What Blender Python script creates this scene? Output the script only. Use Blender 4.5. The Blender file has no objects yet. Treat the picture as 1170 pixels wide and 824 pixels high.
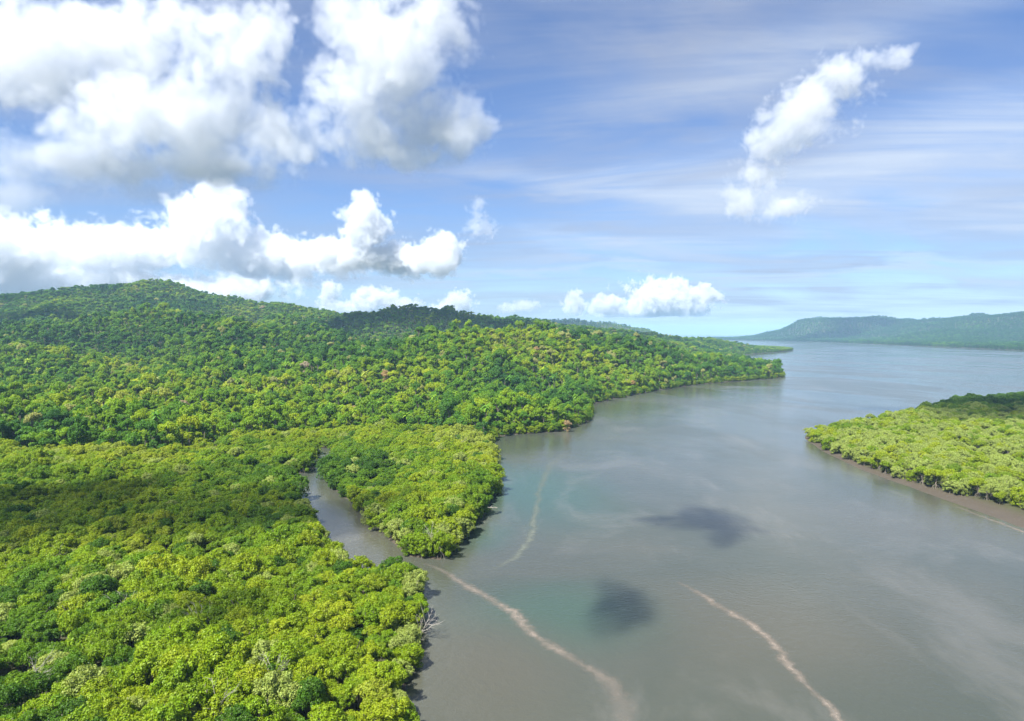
import bpy, bmesh, math, random
import numpy as np
from mathutils import Vector, Matrix, noise as mnoise

# ------------------------------------------------------------------ camera, world, sun, exposure
scn = bpy.context.scene
col = scn.collection
F = 762.0            # focal length in photo pixels (photo 1170 x 824)
HY = 380.0           # row of the true horizon
CH = 75.0            # height of the camera above the water
PITCH = math.atan((412.0 - HY) / F)

cam_d = bpy.data.cameras.new("camera")
cam_d.sensor_width = 36.0
cam_d.lens = 36.0 * F / 1170.0
cam_d.clip_start = 1.0
cam_d.clip_end = 80000.0
cam = bpy.data.objects.new("camera", cam_d)
col.objects.link(cam)
cam.location = (0, 0, CH)
cam.rotation_euler = (math.radians(90) - PITCH, 0, 0)
scn.camera = cam

SUN_AZ, SUN_EL = math.radians(-138.0), math.radians(54.0)     # azimuth clockwise from +Y
SUN_DIR = Vector((math.sin(SUN_AZ) * math.cos(SUN_EL), math.cos(SUN_AZ) * math.cos(SUN_EL), math.sin(SUN_EL)))

scn.view_settings.view_transform = 'Standard'
scn.view_settings.look = 'None'
scn.view_settings.gamma = 1.0
scn.view_settings.use_curve_mapping = False
scn.view_settings.exposure = 1.58
cy = scn.cycles
cy.use_denoising = True
cy.max_bounces = 14
cy.diffuse_bounces = 3
cy.glossy_bounces = 2
cy.transmission_bounces = 3
cy.transparent_max_bounces = 12
cy.volume_bounces = 12
cy.caustics_reflective = False
cy.caustics_refractive = False

sun_d = bpy.data.lights.new("sun", 'SUN')
sun_d.energy = 5.0
sun_d.angle = math.radians(0.53)
sun_d.color = (1.0, 0.955, 0.88)
sun = bpy.data.objects.new("sun", sun_d)
col.objects.link(sun)
sun.location = (-300, -200, 600)
sun.rotation_euler = SUN_DIR.to_track_quat('Z', 'Y').to_euler()


# ------------------------------------------------------------------ node graph helper
class E:
    """A node socket with arithmetic."""
    def __init__(self, g, s): self.g, self.s = g, s
    def __add__(self, o): return self.g.m('ADD', self, o)
    __radd__ = __add__
    def __sub__(self, o): return self.g.m('SUBTRACT', self, o)
    def __rsub__(self, o): return self.g.m('SUBTRACT', o, self)
    def __mul__(self, o): return self.g.m('MULTIPLY', self, o)
    __rmul__ = __mul__
    def __truediv__(self, o): return self.g.m('DIVIDE', self, o)
    def __neg__(self): return self.g.m('MULTIPLY', self, -1.0)


class Graph:
    def __init__(self, nt):
        self.nt = nt
        nt.nodes.clear()
    def node(self, kind, **kw):
        n = self.nt.nodes.new(kind)
        for k, v in kw.items(): setattr(n, k, v)
        return n
    def put(self, sock, v):
        if isinstance(v, E): self.nt.links.new(v.s, sock)
        elif v is not None: sock.default_value = v
    def m(self, op, a, b=None, c=None):
        n = self.node('ShaderNodeMath', operation=op)
        self.put(n.inputs[0], a)
        if b is not None: self.put(n.inputs[1], b)
        if c is not None: self.put(n.inputs[2], c)
        return E(self, n.outputs[0])
    def ss(self, x, lo, hi, a=0.0, b=1.0):
        n = self.node('ShaderNodeMapRange', interpolation_type='SMOOTHSTEP')
        for i, v in enumerate((x, lo, hi, a, b)): self.put(n.inputs[i], v)
        return E(self, n.outputs[0])
    def lin(self, x, lo, hi, a=0.0, b=1.0):
        n = self.node('ShaderNodeMapRange', clamp=True)
        for i, v in enumerate((x, lo, hi, a, b)): self.put(n.inputs[i], v)
        return E(self, n.outputs[0])
    def vec(self, x, y, z):
        n = self.node('ShaderNodeCombineXYZ')
        for i, v in enumerate((x, y, z)): self.put(n.inputs[i], v)
        return E(self, n.outputs[0])
    def xyz(self, v):
        n = self.node('ShaderNodeSeparateXYZ')
        self.put(n.inputs[0], v)
        return [E(self, o) for o in n.outputs]
    def noise(self, v, scale=1.0, detail=4.0, rough=0.5, lac=2.0, dist=0.0):
        n = self.node('ShaderNodeTexNoise', noise_dimensions='3D')
        self.put(n.inputs['Vector'], v)
        for k, x in (('Scale', scale), ('Detail', detail), ('Roughness', rough), ('Lacunarity', lac), ('Distortion', dist)):
            self.put(n.inputs[k], x)
        return E(self, n.outputs[0])
    def voronoi(self, v, scale=1.0, smooth=0.6):
        n = self.node('ShaderNodeTexVoronoi', feature='SMOOTH_F1')
        self.put(n.inputs['Vector'], v)
        self.put(n.inputs['Scale'], scale)
        self.put(n.inputs['Smoothness'], smooth)
        return E(self, n.outputs['Distance'])
    def mix(self, f, a, b):
        n = self.node('ShaderNodeMix', data_type='RGBA')
        self.put(n.inputs[0], f)
        self.put(n.inputs[6], a if isinstance(a, E) else (*a, 1.0))
        self.put(n.inputs[7], b if isinstance(b, E) else (*b, 1.0))
        return E(self, n.outputs[2])


def ray(px, py):
    """Direction, in the world, of a point of the photograph."""
    a, b = (px - 585.0) / F, (412.0 - py) / F
    c, s = math.cos(PITCH), math.sin(PITCH)
    return Vector((a, c + b * s, b * c - s))


def ground(px, py, z=0.0):
    """The place at height z seen at a point of the photograph."""
    d = ray(px, py)
    t = (z - CH) / d.z
    return (d.x * t, d.y * t)


def azel(px, py):
    d = ray(px, py).normalized()
    return math.degrees(math.atan2(d.x, d.y)), math.degrees(math.asin(d.z))
# ------------------------------------------------------------------ sky: Nishita with a high thin veil, by direction
SKY_STR = 0.066
world = bpy.data.worlds.new("World")
scn.world = world
world.use_nodes = True
W = Graph(world.node_tree)
geo = W.node('ShaderNodeTexCoord')
DIR = E(W, geo.outputs['Generated'])
dx, dy, dz = W.xyz(DIR)
sky_t = W.node('ShaderNodeTexSky', sky_type='NISHITA')
sky_t.sun_disc = False
sky_t.sun_elevation = SUN_EL
sky_t.sun_rotation = SUN_AZ
sky_t.altitude = 50.0
sky_t.air_density = 1.0
sky_t.dust_density = 0.6
sky_t.ozone_density = 3.0
mulb = W.node('ShaderNodeMix', data_type='RGBA', blend_type='MULTIPLY')
mulb.inputs[0].default_value = 1.0
W.put(mulb.inputs[6], E(W, sky_t.outputs[0])); mulb.inputs[7].default_value = (0.58, 0.65, 0.82, 1)
c = E(W, mulb.outputs[2])
# high veil of ice cloud in long streaks, laid on a plane far overhead
zc = W.m('MAXIMUM', dz, 0.0) + 0.10
sx, sy = dx / zc, dy / zc
v1 = W.noise(W.vec(sx * 0.55 + sy * 0.14, sy * 0.85 - sx * 0.16, 0.6), 1.3, 5.0, 0.55, 2.0, 0.5)
v2 = W.noise(W.vec(sx * 0.35, sy * 1.6 + sx * 0.25, 4.2), 1.8, 6.0, 0.62, 2.0, 0.8)
veil = W.m('MINIMUM', W.ss(v1, 0.36, 0.68) * 0.62 + W.ss(v2, 0.44, 0.72) * 0.42, 1.0)
veil = veil * (W.ss(dx, -0.4, 0.25) * 0.42 + 0.58)
VEIL = (2.15, 2.5, 3.35)
c = W.mix(veil, c, tuple(x * 1.0 for x in VEIL))
# broad soft sheets to the right of the valley
for e0, tilt, th, x0, x1, k in ((0.190, 0.06, 0.050, -0.02, 0.34, 0.95), (0.122, 0.04, 0.026, -0.12, 0.16, 0.85), (0.30, 0.16, 0.045, -0.1, 0.4, 0.45), (0.083, 0.0, 0.012, -0.35, 0.05, 0.6), (0.225, -0.10, 0.020, -0.2, 0.1, 0.6)):
    q = (dz + (v1 - 0.5) * 0.16 - dx * tilt - e0) / th
    sh_ = W.ss(W.m('ABSOLUTE', q), 1.5, 0.0) * W.ss(dx, x0, x1) * (W.lin(v2, 0.32, 0.66, 0.15, 1.0) * k)
    c = W.mix(sh_, c, (3.5, 4.05, 4.95))
bg = W.node('ShaderNodeBackground')
bg.inputs['Strength'].default_value = SKY_STR
W.put(bg.inputs['Color'], c)
wo = W.node('ShaderNodeOutputWorld')
W.nt.links.new(bg.outputs[0], wo.inputs['Surface'])
# ------------------------------------------------------------------ helpers
def tag(o, label=None, cat=None, group=None, kind=None):
    if label: o['label'] = label
    if cat: o['category'] = cat
    if group: o['group'] = group
    if kind: o['kind'] = kind
    return o


def sstep(x, a, b):
    t = np.clip((x - a) / (b - a), 0, 1)
    return t * t * (3 - 2 * t)


_rs = np.random.RandomState(11)
_lat = _rs.rand(256, 256)
def vnoise(x, y):
    xi, yi = np.floor(x).astype(int), np.floor(y).astype(int)
    fx, fy = x - xi, y - yi
    fx, fy = fx * fx * (3 - 2 * fx), fy * fy * (3 - 2 * fy)
    a, b = _lat[xi % 256, yi % 256], _lat[(xi + 1) % 256, yi % 256]
    c_, d = _lat[xi % 256, (yi + 1) % 256], _lat[(xi + 1) % 256, (yi + 1) % 256]
    return (a * (1 - fx) + b * fx) * (1 - fy) + (c_ * (1 - fx) + d * fx) * fy
def fbm(x, y, s, o=4):
    r, a, t = 0, 1.0, 0
    for k in range(o):
        r = r + a * vnoise(x / s + 17.3 * k, y / s + 5.1 * k); t += a; a *= 0.5; s *= 0.5
    return r / t            # 0..1


def smooth_poly(pts, it=2):
    """corner cutting, so that the shores have no corners"""
    p = np.array(pts, float)
    for _ in range(it):
        q = np.roll(p, -1, 0)
        p = np.stack([p * .75 + q * .25, p * .25 + q * .75], 1).reshape(-1, 2)
    return p


def sdf(poly, x, y):
    """signed distance to a polygon, positive inside"""
    sh = x.shape
    x, y = x.ravel(), y.ravel()
    best = np.full(x.shape, 1e18); ins = np.zeros(x.shape, bool)
    n = len(poly)
    for i in range(n):
        ax, ay = poly[i]; bx, by = poly[(i + 1) % n]
        ex, ey = bx - ax, by - ay
        t = np.clip(((x - ax) * ex + (y - ay) * ey) / (ex * ex + ey * ey + 1e-9), 0, 1)
        d = (x - ax - t * ex) ** 2 + (y - ay - t * ey) ** 2
        np.minimum(best, d, out=best)
        cr = (ay > y) != (by > y)
        if cr.any():
            xx = ax + (y - ay) / (by - ay + 1e-12) * ex
            ins ^= cr & (x < xx)
    return (np.where(ins, 1, -1) * np.sqrt(best)).reshape(sh)


def line_dist(pts, x, y):
    """distance to a polyline and the values of its points (third, fourth ... columns) at the nearest place"""
    best = np.full(x.shape, 1e18); vals = [np.zeros(x.shape) for _ in range(len(pts[0]) - 2)]
    for a, b in zip(pts, pts[1:]):
        ex, ey = b[0] - a[0], b[1] - a[1]
        t = np.clip(((x - a[0]) * ex + (y - a[1]) * ey) / (ex * ex + ey * ey + 1e-9), 0, 1)
        d = (x - a[0] - t * ex) ** 2 + (y - a[1] - t * ey) ** 2
        m = d < best
        best = np.where(m, d, best)
        for k in range(len(vals)):
            vals[k] = np.where(m, a[2 + k] + t * (b[2 + k] - a[2 + k]), vals[k])
    return np.sqrt(best), vals


G_ = ground
CAN = 8.5            # height of the mangrove canopy
# --- the shores (waterlines), laid out on the water
main_shore = [(-14, 40), G_(448, 950), G_(455, 880), G_(462, 824), G_(462, 790), G_(468, 760), G_(468, 725), G_(473, 700), G_(474, 682),
              G_(470, 655, 4),
              G_(505, 648), G_(507, 632), G_(528, 610), G_(545, 592), G_(560, 570), G_(563, 552), G_(565, 530), G_(556, 508), G_(566, 500), G_(590, 497), G_(620, 494),
              G_(652, 492), G_(660, 486), G_(676, 481), G_(680, 472), G_(664, 464), G_(700, 456), G_(730, 450), G_(762, 444), G_(800, 439),
              G_(850, 435), G_(894, 432), G_(897, 428), G_(880, 421), G_(850, 415), (600, 1850), (770, 2240), (945, 2450), (1150, 2720), (1245, 3000), (1230, 3350), (1060, 3500), (1000, 3900),
              (1300, 5200), (1700, 6800), (-3000, 9500), (-9000, 6000), (-9000, -500), (-200, -500), (-60, -60)]
creek = [(*G_(484, 650), 8.6), (*G_(430, 648), 12.2), (*G_(407, 628), 12.5), (*G_(388, 598), 11.5), (*G_(368, 572), 10.5), (*G_(355, 553), 9.5), (*G_(346, 546), 7.0), (*G_(322, 541), 4.5), (*G_(295, 537), 3.0), (*G_(262, 538), 1.0)]
creek_b = [(*G_(352, 550), 6.0), (*G_(366, 533), 7.0), (*G_(373, 522), 7.5), (*G_(372, 514), 6.0), (*G_(352, 509), 3.0)]
pen_mud = [G_(918, 497), G_(927, 507), G_(948, 520), G_(980, 535), G_(1015, 548), G_(1050, 560), G_(1090, 575), G_(1130, 589), G_(1180, 608), G_(1260, 640), (700, 150), (1500, 100), (1700, 900), (900, 1100),
           G_(1200, 446, 9), G_(1152, 447, 9), G_(1125, 449, 9), G_(1100, 452, 9), G_(1060, 460, 9), G_(1020, 466, 9), G_(985, 472, 9), G_(945, 480, 9), G_(925, 487, 9)]
pen_wood = [G_(921, 496), G_(930, 506), G_(952, 518), G_(990, 535), G_(1040, 551), G_(1090, 566), G_(1140, 577), G_(1180, 587), G_(1260, 610), (700, 240), (1500, 200), (1700, 900), (900, 1090),
            G_(1200, 447, 9), G_(1154, 448, 9), G_(1127, 450, 9), G_(1100, 453, 9), G_(1060, 461, 9), G_(1022, 467, 9), G_(988, 473, 9), G_(950, 481, 9), G_(930, 487, 9)]
far_shore = [(2060, 6900), (2300, 6000), (2400, 5300), (2330, 4700), (2270, 4000), (2180, 3300), (2110, 2750), (2100, 2300), (2300, 1900), (6000, 1500), (12000, 7000), (8000, 12000), (2600, 9000)]
main_shore, pen_mud, pen_wood, far_shore = [smooth_poly(p) for p in (main_shore, pen_mud, pen_wood, far_shore)]
# where the hill forest begins behind the mangroves
hill_foot = smooth_poly([G_(-300, 512, 10), G_(0, 508, 10), G_(130, 508, 10), G_(200, 506, 10), G_(255, 494, 10), G_(330, 489, 10), G_(400, 486, 10), G_(470, 483, 10), G_(535, 484, 10), G_(560, 494, 10), G_(600, 500, 10),
                         (60, 470), (230, 560), (330, 800), (700, 1000), (900, 2000), (1100, 2900), (1000, 3300), (950, 3900), (1250, 5200), (1600, 6700), (-200, 9200), (-9000, 6000), (-3000, 300)], 1)


def ridge(px, Y, py, tree=15.0):
    x, y, z = (px - 585.0) / F * Y, Y, CH + (HY - py) * Y / F - tree
    return (x, y, max(z, 1.0))
# (ridge line, half width towards the viewer / away)
ridges = [
    ([ridge(-400, 2000, 352), ridge(-150, 2050, 345), ridge(0, 2100, 339), ridge(60, 2100, 334), ridge(150, 2100, 330), ridge(230, 2100, 331), ridge(330, 2150, 346), ridge(400, 2200, 356), ridge(480, 2250, 362)], 520),
    ([ridge(-300, 1150, 385), ridge(0, 1200, 378), ridge(100, 1250, 374), ridge(185, 1270, 362), ridge(240, 1250, 365), ridge(320, 1200, 378), ridge(380, 1130, 392)], 185),
    ([ridge(340, 1850, 362), ridge(400, 1800, 358), ridge(475, 1750, 356), ridge(520, 1750, 357), ridge(602, 1800, 367), ridge(680, 1900, 378)], 230),
    ([ridge(430, 880, 402), ridge(500, 930, 386), ridge(550, 980, 378), ridge(590, 1010, 374), ridge(625, 1020, 377), ridge(690, 1060, 390), ridge(740, 1090, 400), ridge(800, 1130, 410), ridge(850, 1170, 415), ridge(885, 1185, 423)], 185),
    ([ridge(600, 2150, 372), ridge(660, 2250, 377), ridge(722, 2350, 382), ridge(790, 2550, 386), ridge(850, 2700, 394)], 330),
    ([ridge(330, 1600, 366), ridge(350, 1350, 379), ridge(370, 1050, 402), ridge(390, 850, 430)], 130),
    ([ridge(-20, 1100, 386), ridge(40, 950, 402), ridge(90, 800, 426), ridge(120, 680, 455)], 105),
    ([ridge(245, 1200, 370), ridge(262, 1000, 390), ridge(275, 850, 413), ridge(290, 700, 444)], 95),
    ([ridge(500, 930, 388), ridge(478, 820, 402), ridge(462, 720, 428)], 85),
    ([ridge(620, 1010, 376), ridge(640, 880, 400), ridge(655, 760, 432)], 80),
    ([ridge(70, 1800, 350), ridge(60, 1550, 365), ridge(40, 1350, 376)], 130),
    ([ridge(540, 5000, 372), ridge(600, 5000, 368), ridge(650, 5000, 366), ridge(690, 5100, 371), ridge(735, 5300, 379), ridge(775, 5500, 382)], 500),
    ([ridge(835, 7300, 383), ridge(870, 6900, 374), ridge(900, 6600, 369), ridge(950, 6300, 368), ridge(1000, 6000, 364), ridge(1045, 5700, 370), ridge(1075, 5500, 367), ridge(1110, 5300, 360), ridge(1140, 5100, 362), ridge(1170, 4900, 359), ridge(1260, 4500, 350), ridge(1400, 4200, 345)], 700),
]


def land_values(x, y):
    """height of the ground and the distances that the planting needs"""
    sm = sdf(main_shore, x, y)
    wob = (fbm(x, y, 26.0, 3) - 0.5) * 9.0 * np.clip(np.abs(y) / 300.0, 0.35, 2.0)
    for cr in (creek, creek_b):
        d, (w,) = line_dist(cr, x, y)
        sm = np.minimum(sm, d - w)
    sm = sm + wob * 0.6
    sp = sdf(pen_mud, x, y) + wob * 0.3
    spw = sdf(pen_wood, x, y) + wob * 0.6
    sf = sdf(far_shore, x, y) + wob * 3.0
    sh = sdf(hill_foot, x, y) + wob
    near = np.maximum(np.maximum(sm, sp), sf)
    z = np.clip(near * 0.11, -3.0, 0.55)
    z = np.where(sp > -20, np.clip(np.where(spw > 0, 0.3 + spw * 0.1, sp * 0.03), -3, 0.6), z)
    hz = np.zeros(x.shape)
    for pts, w in ridges:
        d, (h,) = line_dist(pts, x, y)
        hz = (hz ** 5 + (h * np.exp(-(d / w) ** 2 * 1.15)) ** 5) ** (1 / 5.0)
    gate = np.maximum(sstep(sh, 0, 170) * sstep(sm, 0, 130), sstep(sf, 60, 700))
    rough = (fbm(x, y, 260.0, 4) - 0.5)
    rough2 = np.abs(fbm(x + 900, y, 330.0, 3) - 0.5) * 2
    hz = hz * (1.0 + rough * 0.30 - rough2 * 0.22 + 0.05) + rough * 24.0 + 3.0 + np.where(sf > 0, (fbm(x, y, 900.0, 4) - 0.5) * 190.0, 0.0)
    z = z + np.maximum(hz, 2.0) * gate
    return z, sm, sp, spw, sf, sh


# ------------------------------------------------------------------ ground: one sheet out to the horizon
ang = np.radians(np.concatenate([np.linspace(-180, -62, 60), np.linspace(-61.5, 61.5, 700), np.linspace(62, 179, 60)]))
rad = np.concatenate([[0.0], np.exp(np.linspace(math.log(30.0), math.log(9800.0), 330)), [26000.0]])
AA, RR = np.meshgrid(ang, rad, indexing='ij')
gx, gy = np.sin(AA) * RR, np.cos(AA) * RR
gz, *_ = land_values(gx, gy)
gz = np.where(RR > 9900, -3.0, gz)
nA, nR = gx.shape
verts = np.stack([gx.ravel(), gy.ravel(), gz.ravel()], 1)
ii, jj = np.meshgrid(np.arange(nA), np.arange(nR - 1), indexing='ij')
i2 = (ii + 1) % nA
faces = np.stack([ii * nR + jj, ii * nR + jj + 1, i2 * nR + jj + 1, i2 * nR + jj], -1).reshape(-1, 4)


def quad_mesh(name, verts, faces, smooth=False):
    me = bpy.data.meshes.new(name)
    v = np.ascontiguousarray(verts, np.float32); f = np.ascontiguousarray(faces, np.int32)
    k = f.shape[1]
    me.vertices.add(len(v)); me.vertices.foreach_set('co', v.ravel())
    me.loops.add(f.size); me.loops.foreach_set('vertex_index', f.ravel())
    me.polygons.add(len(f)); me.polygons.foreach_set('loop_start', np.arange(0, f.size, k, dtype=np.int32))
    me.polygons.foreach_set('loop_total', np.full(len(f), k, np.int32))
    if smooth: me.polygons.foreach_set('use_smooth', np.ones(len(f), bool))
    me.update(calc_edges=True)
    me.validate()
    return me


def link(name, me, mat, parent=None):
    o = bpy.data.objects.new(name, me)
    if mat and not me.materials: me.materials.append(mat)
    col.objects.link(o)
    if parent: o.parent = parent
    return o


def new_mat(name):
    m = bpy.data.materials.new(name)
    m.use_nodes = True
    g = Graph(m.node_tree)
    out = g.node('ShaderNodeOutputMaterial')
    return m, g, out


def principled(g, out, colr, rough=0.8, spec=0.3, normal=None):
    b = g.node('ShaderNodeBsdfPrincipled')
    if isinstance(colr, E): g.put(b.inputs['Base Color'], colr)
    else: b.inputs['Base Color'].default_value = (*colr, 1)
    g.put(b.inputs['Roughness'], rough)
    b.inputs['Specular IOR Level'].default_value = spec
    if normal is not None: g.put(b.inputs['Normal'], normal)
    g.nt.links.new(b.outputs[0], out.inputs['Surface'])
    return b


m_ground, g, out = new_mat('forest_floor_and_mud')
pos = E(g, g.node('ShaderNodeNewGeometry').outputs['Position'])
px_, py_, pz_ = g.xyz(pos)
n = g.noise(pos, 0.09, 6.0, 0.6)
n2 = g.noise(pos, 0.9, 4.0, 0.6)
mud = g.mix(n2 * 0.5 + g.noise(pos, 0.12, 5.0, 0.7) * 0.5, (0.040, 0.032, 0.023), (0.082, 0.068, 0.050))
soil = g.mix(n, (0.025, 0.032, 0.010), (0.050, 0.060, 0.016))
bmp = g.node('ShaderNodeBump'); bmp.inputs['Strength'].default_value = 0.6; bmp.inputs['Distance'].default_value = 0.5
g.put(bmp.inputs['Height'], n2 + g.noise(pos, 0.25, 5.0, 0.65) * 2.0)
principled(g, out, g.mix(g.ss(pz_ + n2 * 0.3, 0.35, 0.9), mud, soil), 0.65, 0.35, E(g, bmp.outputs[0]))
ground_o = link('ground', quad_mesh('ground', verts, faces, True), m_ground)
tag(ground_o, kind='structure')

# ------------------------------------------------------------------ water
m_water, g, out = new_mat('turbid_estuary_water')
pos = E(g, g.node('ShaderNodeNewGeometry').outputs['Position'])
wx, wy, wz = g.xyz(pos)
def spot(px, py, ra, rb, rot=0.0):
    """a soft patch of water colour, radii in metres"""
    X, Y = ground(px, py)
    ca, sa = math.cos(rot), math.sin(rot)
    wob1 = (big - 0.5) * ra * 0.9
    u, v = (wx - X + wob1) * (ca / ra) + (wy - Y) * (sa / ra), (wy - Y + wob1) * (ca / rb) - (wx - X) * (sa / rb)
    return g.ss(g.m('SQRT', u * u + v * v), 1.25, 0.15)
big = g.noise(g.vec(wx, wy, 0.0), 0.012, 5.0, 0.6, 2.0, 0.4)
streak = g.noise(g.vec(wx * 0.35 + wy * 0.12, wy * 0.16 - wx * 0.28, 0.0), 0.05, 6.0, 0.65, 2.0, 0.5)
colr = g.mix(g.ss(big, 0.35, 0.68), (0.043, 0.050, 0.039), (0.058, 0.061, 0.048))
teal = g.m('MAXIMUM', spot(610, 560, 42, 75, 0.2), spot(560, 610, 14, 26, -0.3) * 0.7)
teal = g.m('MAXIMUM', teal, spot(640, 700, 30, 26) * 0.75)
colr = g.mix(teal * 0.9, colr, (0.032, 0.062, 0.044))
brown = g.m('MAXIMUM', spot(560, 760, 22, 30), spot(1120, 590, 60, 40))
brown = g.m('MAXIMUM', brown, g.m('MAXIMUM', spot(400, 600, 22, 70, 0.5), spot(880, 720, 40, 40)))
colr = g.mix(brown * 0.75, colr, (0.062, 0.060, 0.044))
colr = g.mix(g.ss(streak, 0.50, 0.68) * 0.38, colr, (0.115, 0.112, 0.10))
# ripples: long swell of the breeze, fine chop
r1 = g.noise(g.vec(wx, wy * 1.0, 0.0), 0.5, 4.0, 0.6)
r2 = g.noise(g.vec(wx, wy, 3.0), 0.06, 4.0, 0.6)
bump = g.node('ShaderNodeBump')
bump.inputs['Strength'].default_value = 0.45
bump.inputs['Distance'].default_value = 0.25
r3 = g.noise(g.vec(wx * 1.0 + wy * 0.3, wy * 0.8, 1.0), 1.7, 3.0, 0.6)
g.put(bump.inputs['Height'], r1 + r2 * 1.5 + r3 * 0.35)
wind = g.noise(g.vec(wx * 0.6 + wy * 0.2, wy * 0.22 - wx * 0.07, 2.0), 0.014, 6.0, 0.62, 2.0, 0.6)
b = principled(g, out, colr, 0.07 + g.ss(wind, 0.40, 0.62) * 0.16, 0.5, E(g, bump.outputs[0]))
b.inputs['IOR'].default_value = 1.33
wr_ = np.concatenate([[0.0], np.exp(np.linspace(math.log(60.0), math.log(26000.0), 24))])
wa_ = np.radians(np.linspace(0, 360, 73)[:-1])
AA, RR = np.meshgrid(wa_, wr_, indexing='ij')
wv = np.stack([(np.sin(AA) * RR).ravel(), (np.cos(AA) * RR).ravel(), np.zeros(AA.size)], 1)
nA, nR = AA.shape
ii, jj = np.meshgrid(np.arange(nA), np.arange(nR - 1), indexing='ij')
i2 = (ii + 1) % nA
wf = np.stack([ii * nR + jj, ii * nR + jj + 1, i2 * nR + jj + 1, i2 * nR + jj], -1).reshape(-1, 4)[:, ::-1]
water = link('water', quad_mesh('water', wv, wf), m_water)
tag(water, kind='structure')

# ------------------------------------------------------------------ air
m_haze, g, out = new_mat('haze_air')
v = g.node('ShaderNodeVolumePrincipled')
v.inputs['Color'].default_value = (0.42, 0.70, 1.0, 1)
v.inputs['Density'].default_value = 0.000058
v.inputs['Anisotropy'].default_value = 0.0
g.nt.links.new(v.outputs[0], out.inputs['Volume'])
HZ, HT = 27000.0, 340.0
hv = [(x, y, z) for z in (-4.5, HT) for x, y in ((-HZ, -HZ), (HZ, -HZ), (HZ, HZ), (-HZ, HZ))]
hf = [(3, 2, 1, 0), (4, 5, 6, 7), (0, 1, 5, 4), (1, 2, 6, 5), (2, 3, 7, 6), (3, 0, 4, 7)]
haze = link('haze', quad_mesh('haze', np.array(hv), np.array(hf)), m_haze)
tag(haze, kind='stuff')
# ------------------------------------------------------------------ trees: crowns of leaf sprays in clumps, tapered limbs
def unit(v): return v / (np.linalg.norm(v, axis=-1, keepdims=True) + 1e-9)


def crown_mesh(name, seed, clumps, leaf, per_clump, droop=0.0, up_bias=0.35, jitter=0.55):
    """clumps: (x, y, z, r). Each is covered with small leaf sprays facing outwards and up."""
    rs = np.random.RandomState(seed)
    V = []; cc = np.mean([c_[:3] for c_ in clumps], 0)
    for (x, y, z, r) in clumps:
        n = int(per_clump * (r / np.mean([c_[3] for c_ in clumps])) ** 2)
        d = unit(rs.normal(size=(n * 3, 3)))
        outw = unit(np.array([x, y, z]) - cc + np.array([0, 0, 0.6 * r]))
        keep = (d @ outw) * 0.5 + d[:, 2] * 0.5 > -up_bias + rs.rand(n * 3) * 0.5 - 0.25
        d = d[keep][:n]
        n = len(d)
        # lumpy clump, not a ball
        lump = 1.0 + 0.20 * np.sin(d[:, 0] * 5 + seed) * np.cos(d[:, 1] * 4.3 + x) + rs.normal(size=n) * 0.09
        p = np.array([x, y, z]) + d * r * lump[:, None] * np.array([1, 1, 0.82])
        p[:, 2] -= droop * rs.rand(n)
        nn = unit(d + rs.normal(size=(n, 3)) * jitter + np.array([0, 0, 0.25]))
        t = unit(np.cross(nn, rs.normal(size=(n, 3))))
        b = np.cross(nn, t)
        s = leaf * (0.6 + 0.8 * rs.rand(n))[:, None]
        bend = nn * s * 0.22
        V.append(np.stack([p - t * s * 0.62 - bend, p - b * s * 0.36, p + t * s * 0.62 - bend, p + b * s * 0.36], 1))
    V = np.concatenate(V).reshape(-1, 3)
    return quad_mesh(name, V, np.arange(len(V)).reshape(-1, 4))


def tubes(name, limbs, sides=6):
    """limbs: lists of (x, y, z, r) joined to one mesh of tapered tubes"""
    V, Fc = [], []
    for pts in limbs:
        P = [Vector(p[:3]) for p in pts]
        base = len(V)
        for i, p in enumerate(P):
            d = (P[min(i + 1, len(P) - 1)] - P[max(i - 1, 0)]).normalized()
            a = d.orthogonal().normalized(); b_ = d.cross(a)
            for k in range(sides):
                th = 2 * math.pi * k / sides
                V.append(tuple(p + (a * math.cos(th) + b_ * math.sin(th)) * pts[i][3]))
        for i in range(len(P) - 1):
            for k in range(sides):
                k2 = (k + 1) % sides
                Fc.append((base + i * sides + k, base + i * sides + k2, base + (i + 1) * sides + k2, base + (i + 1) * sides + k))
    return quad_mesh(name, np.array(V), np.array(Fc), True)


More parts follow.
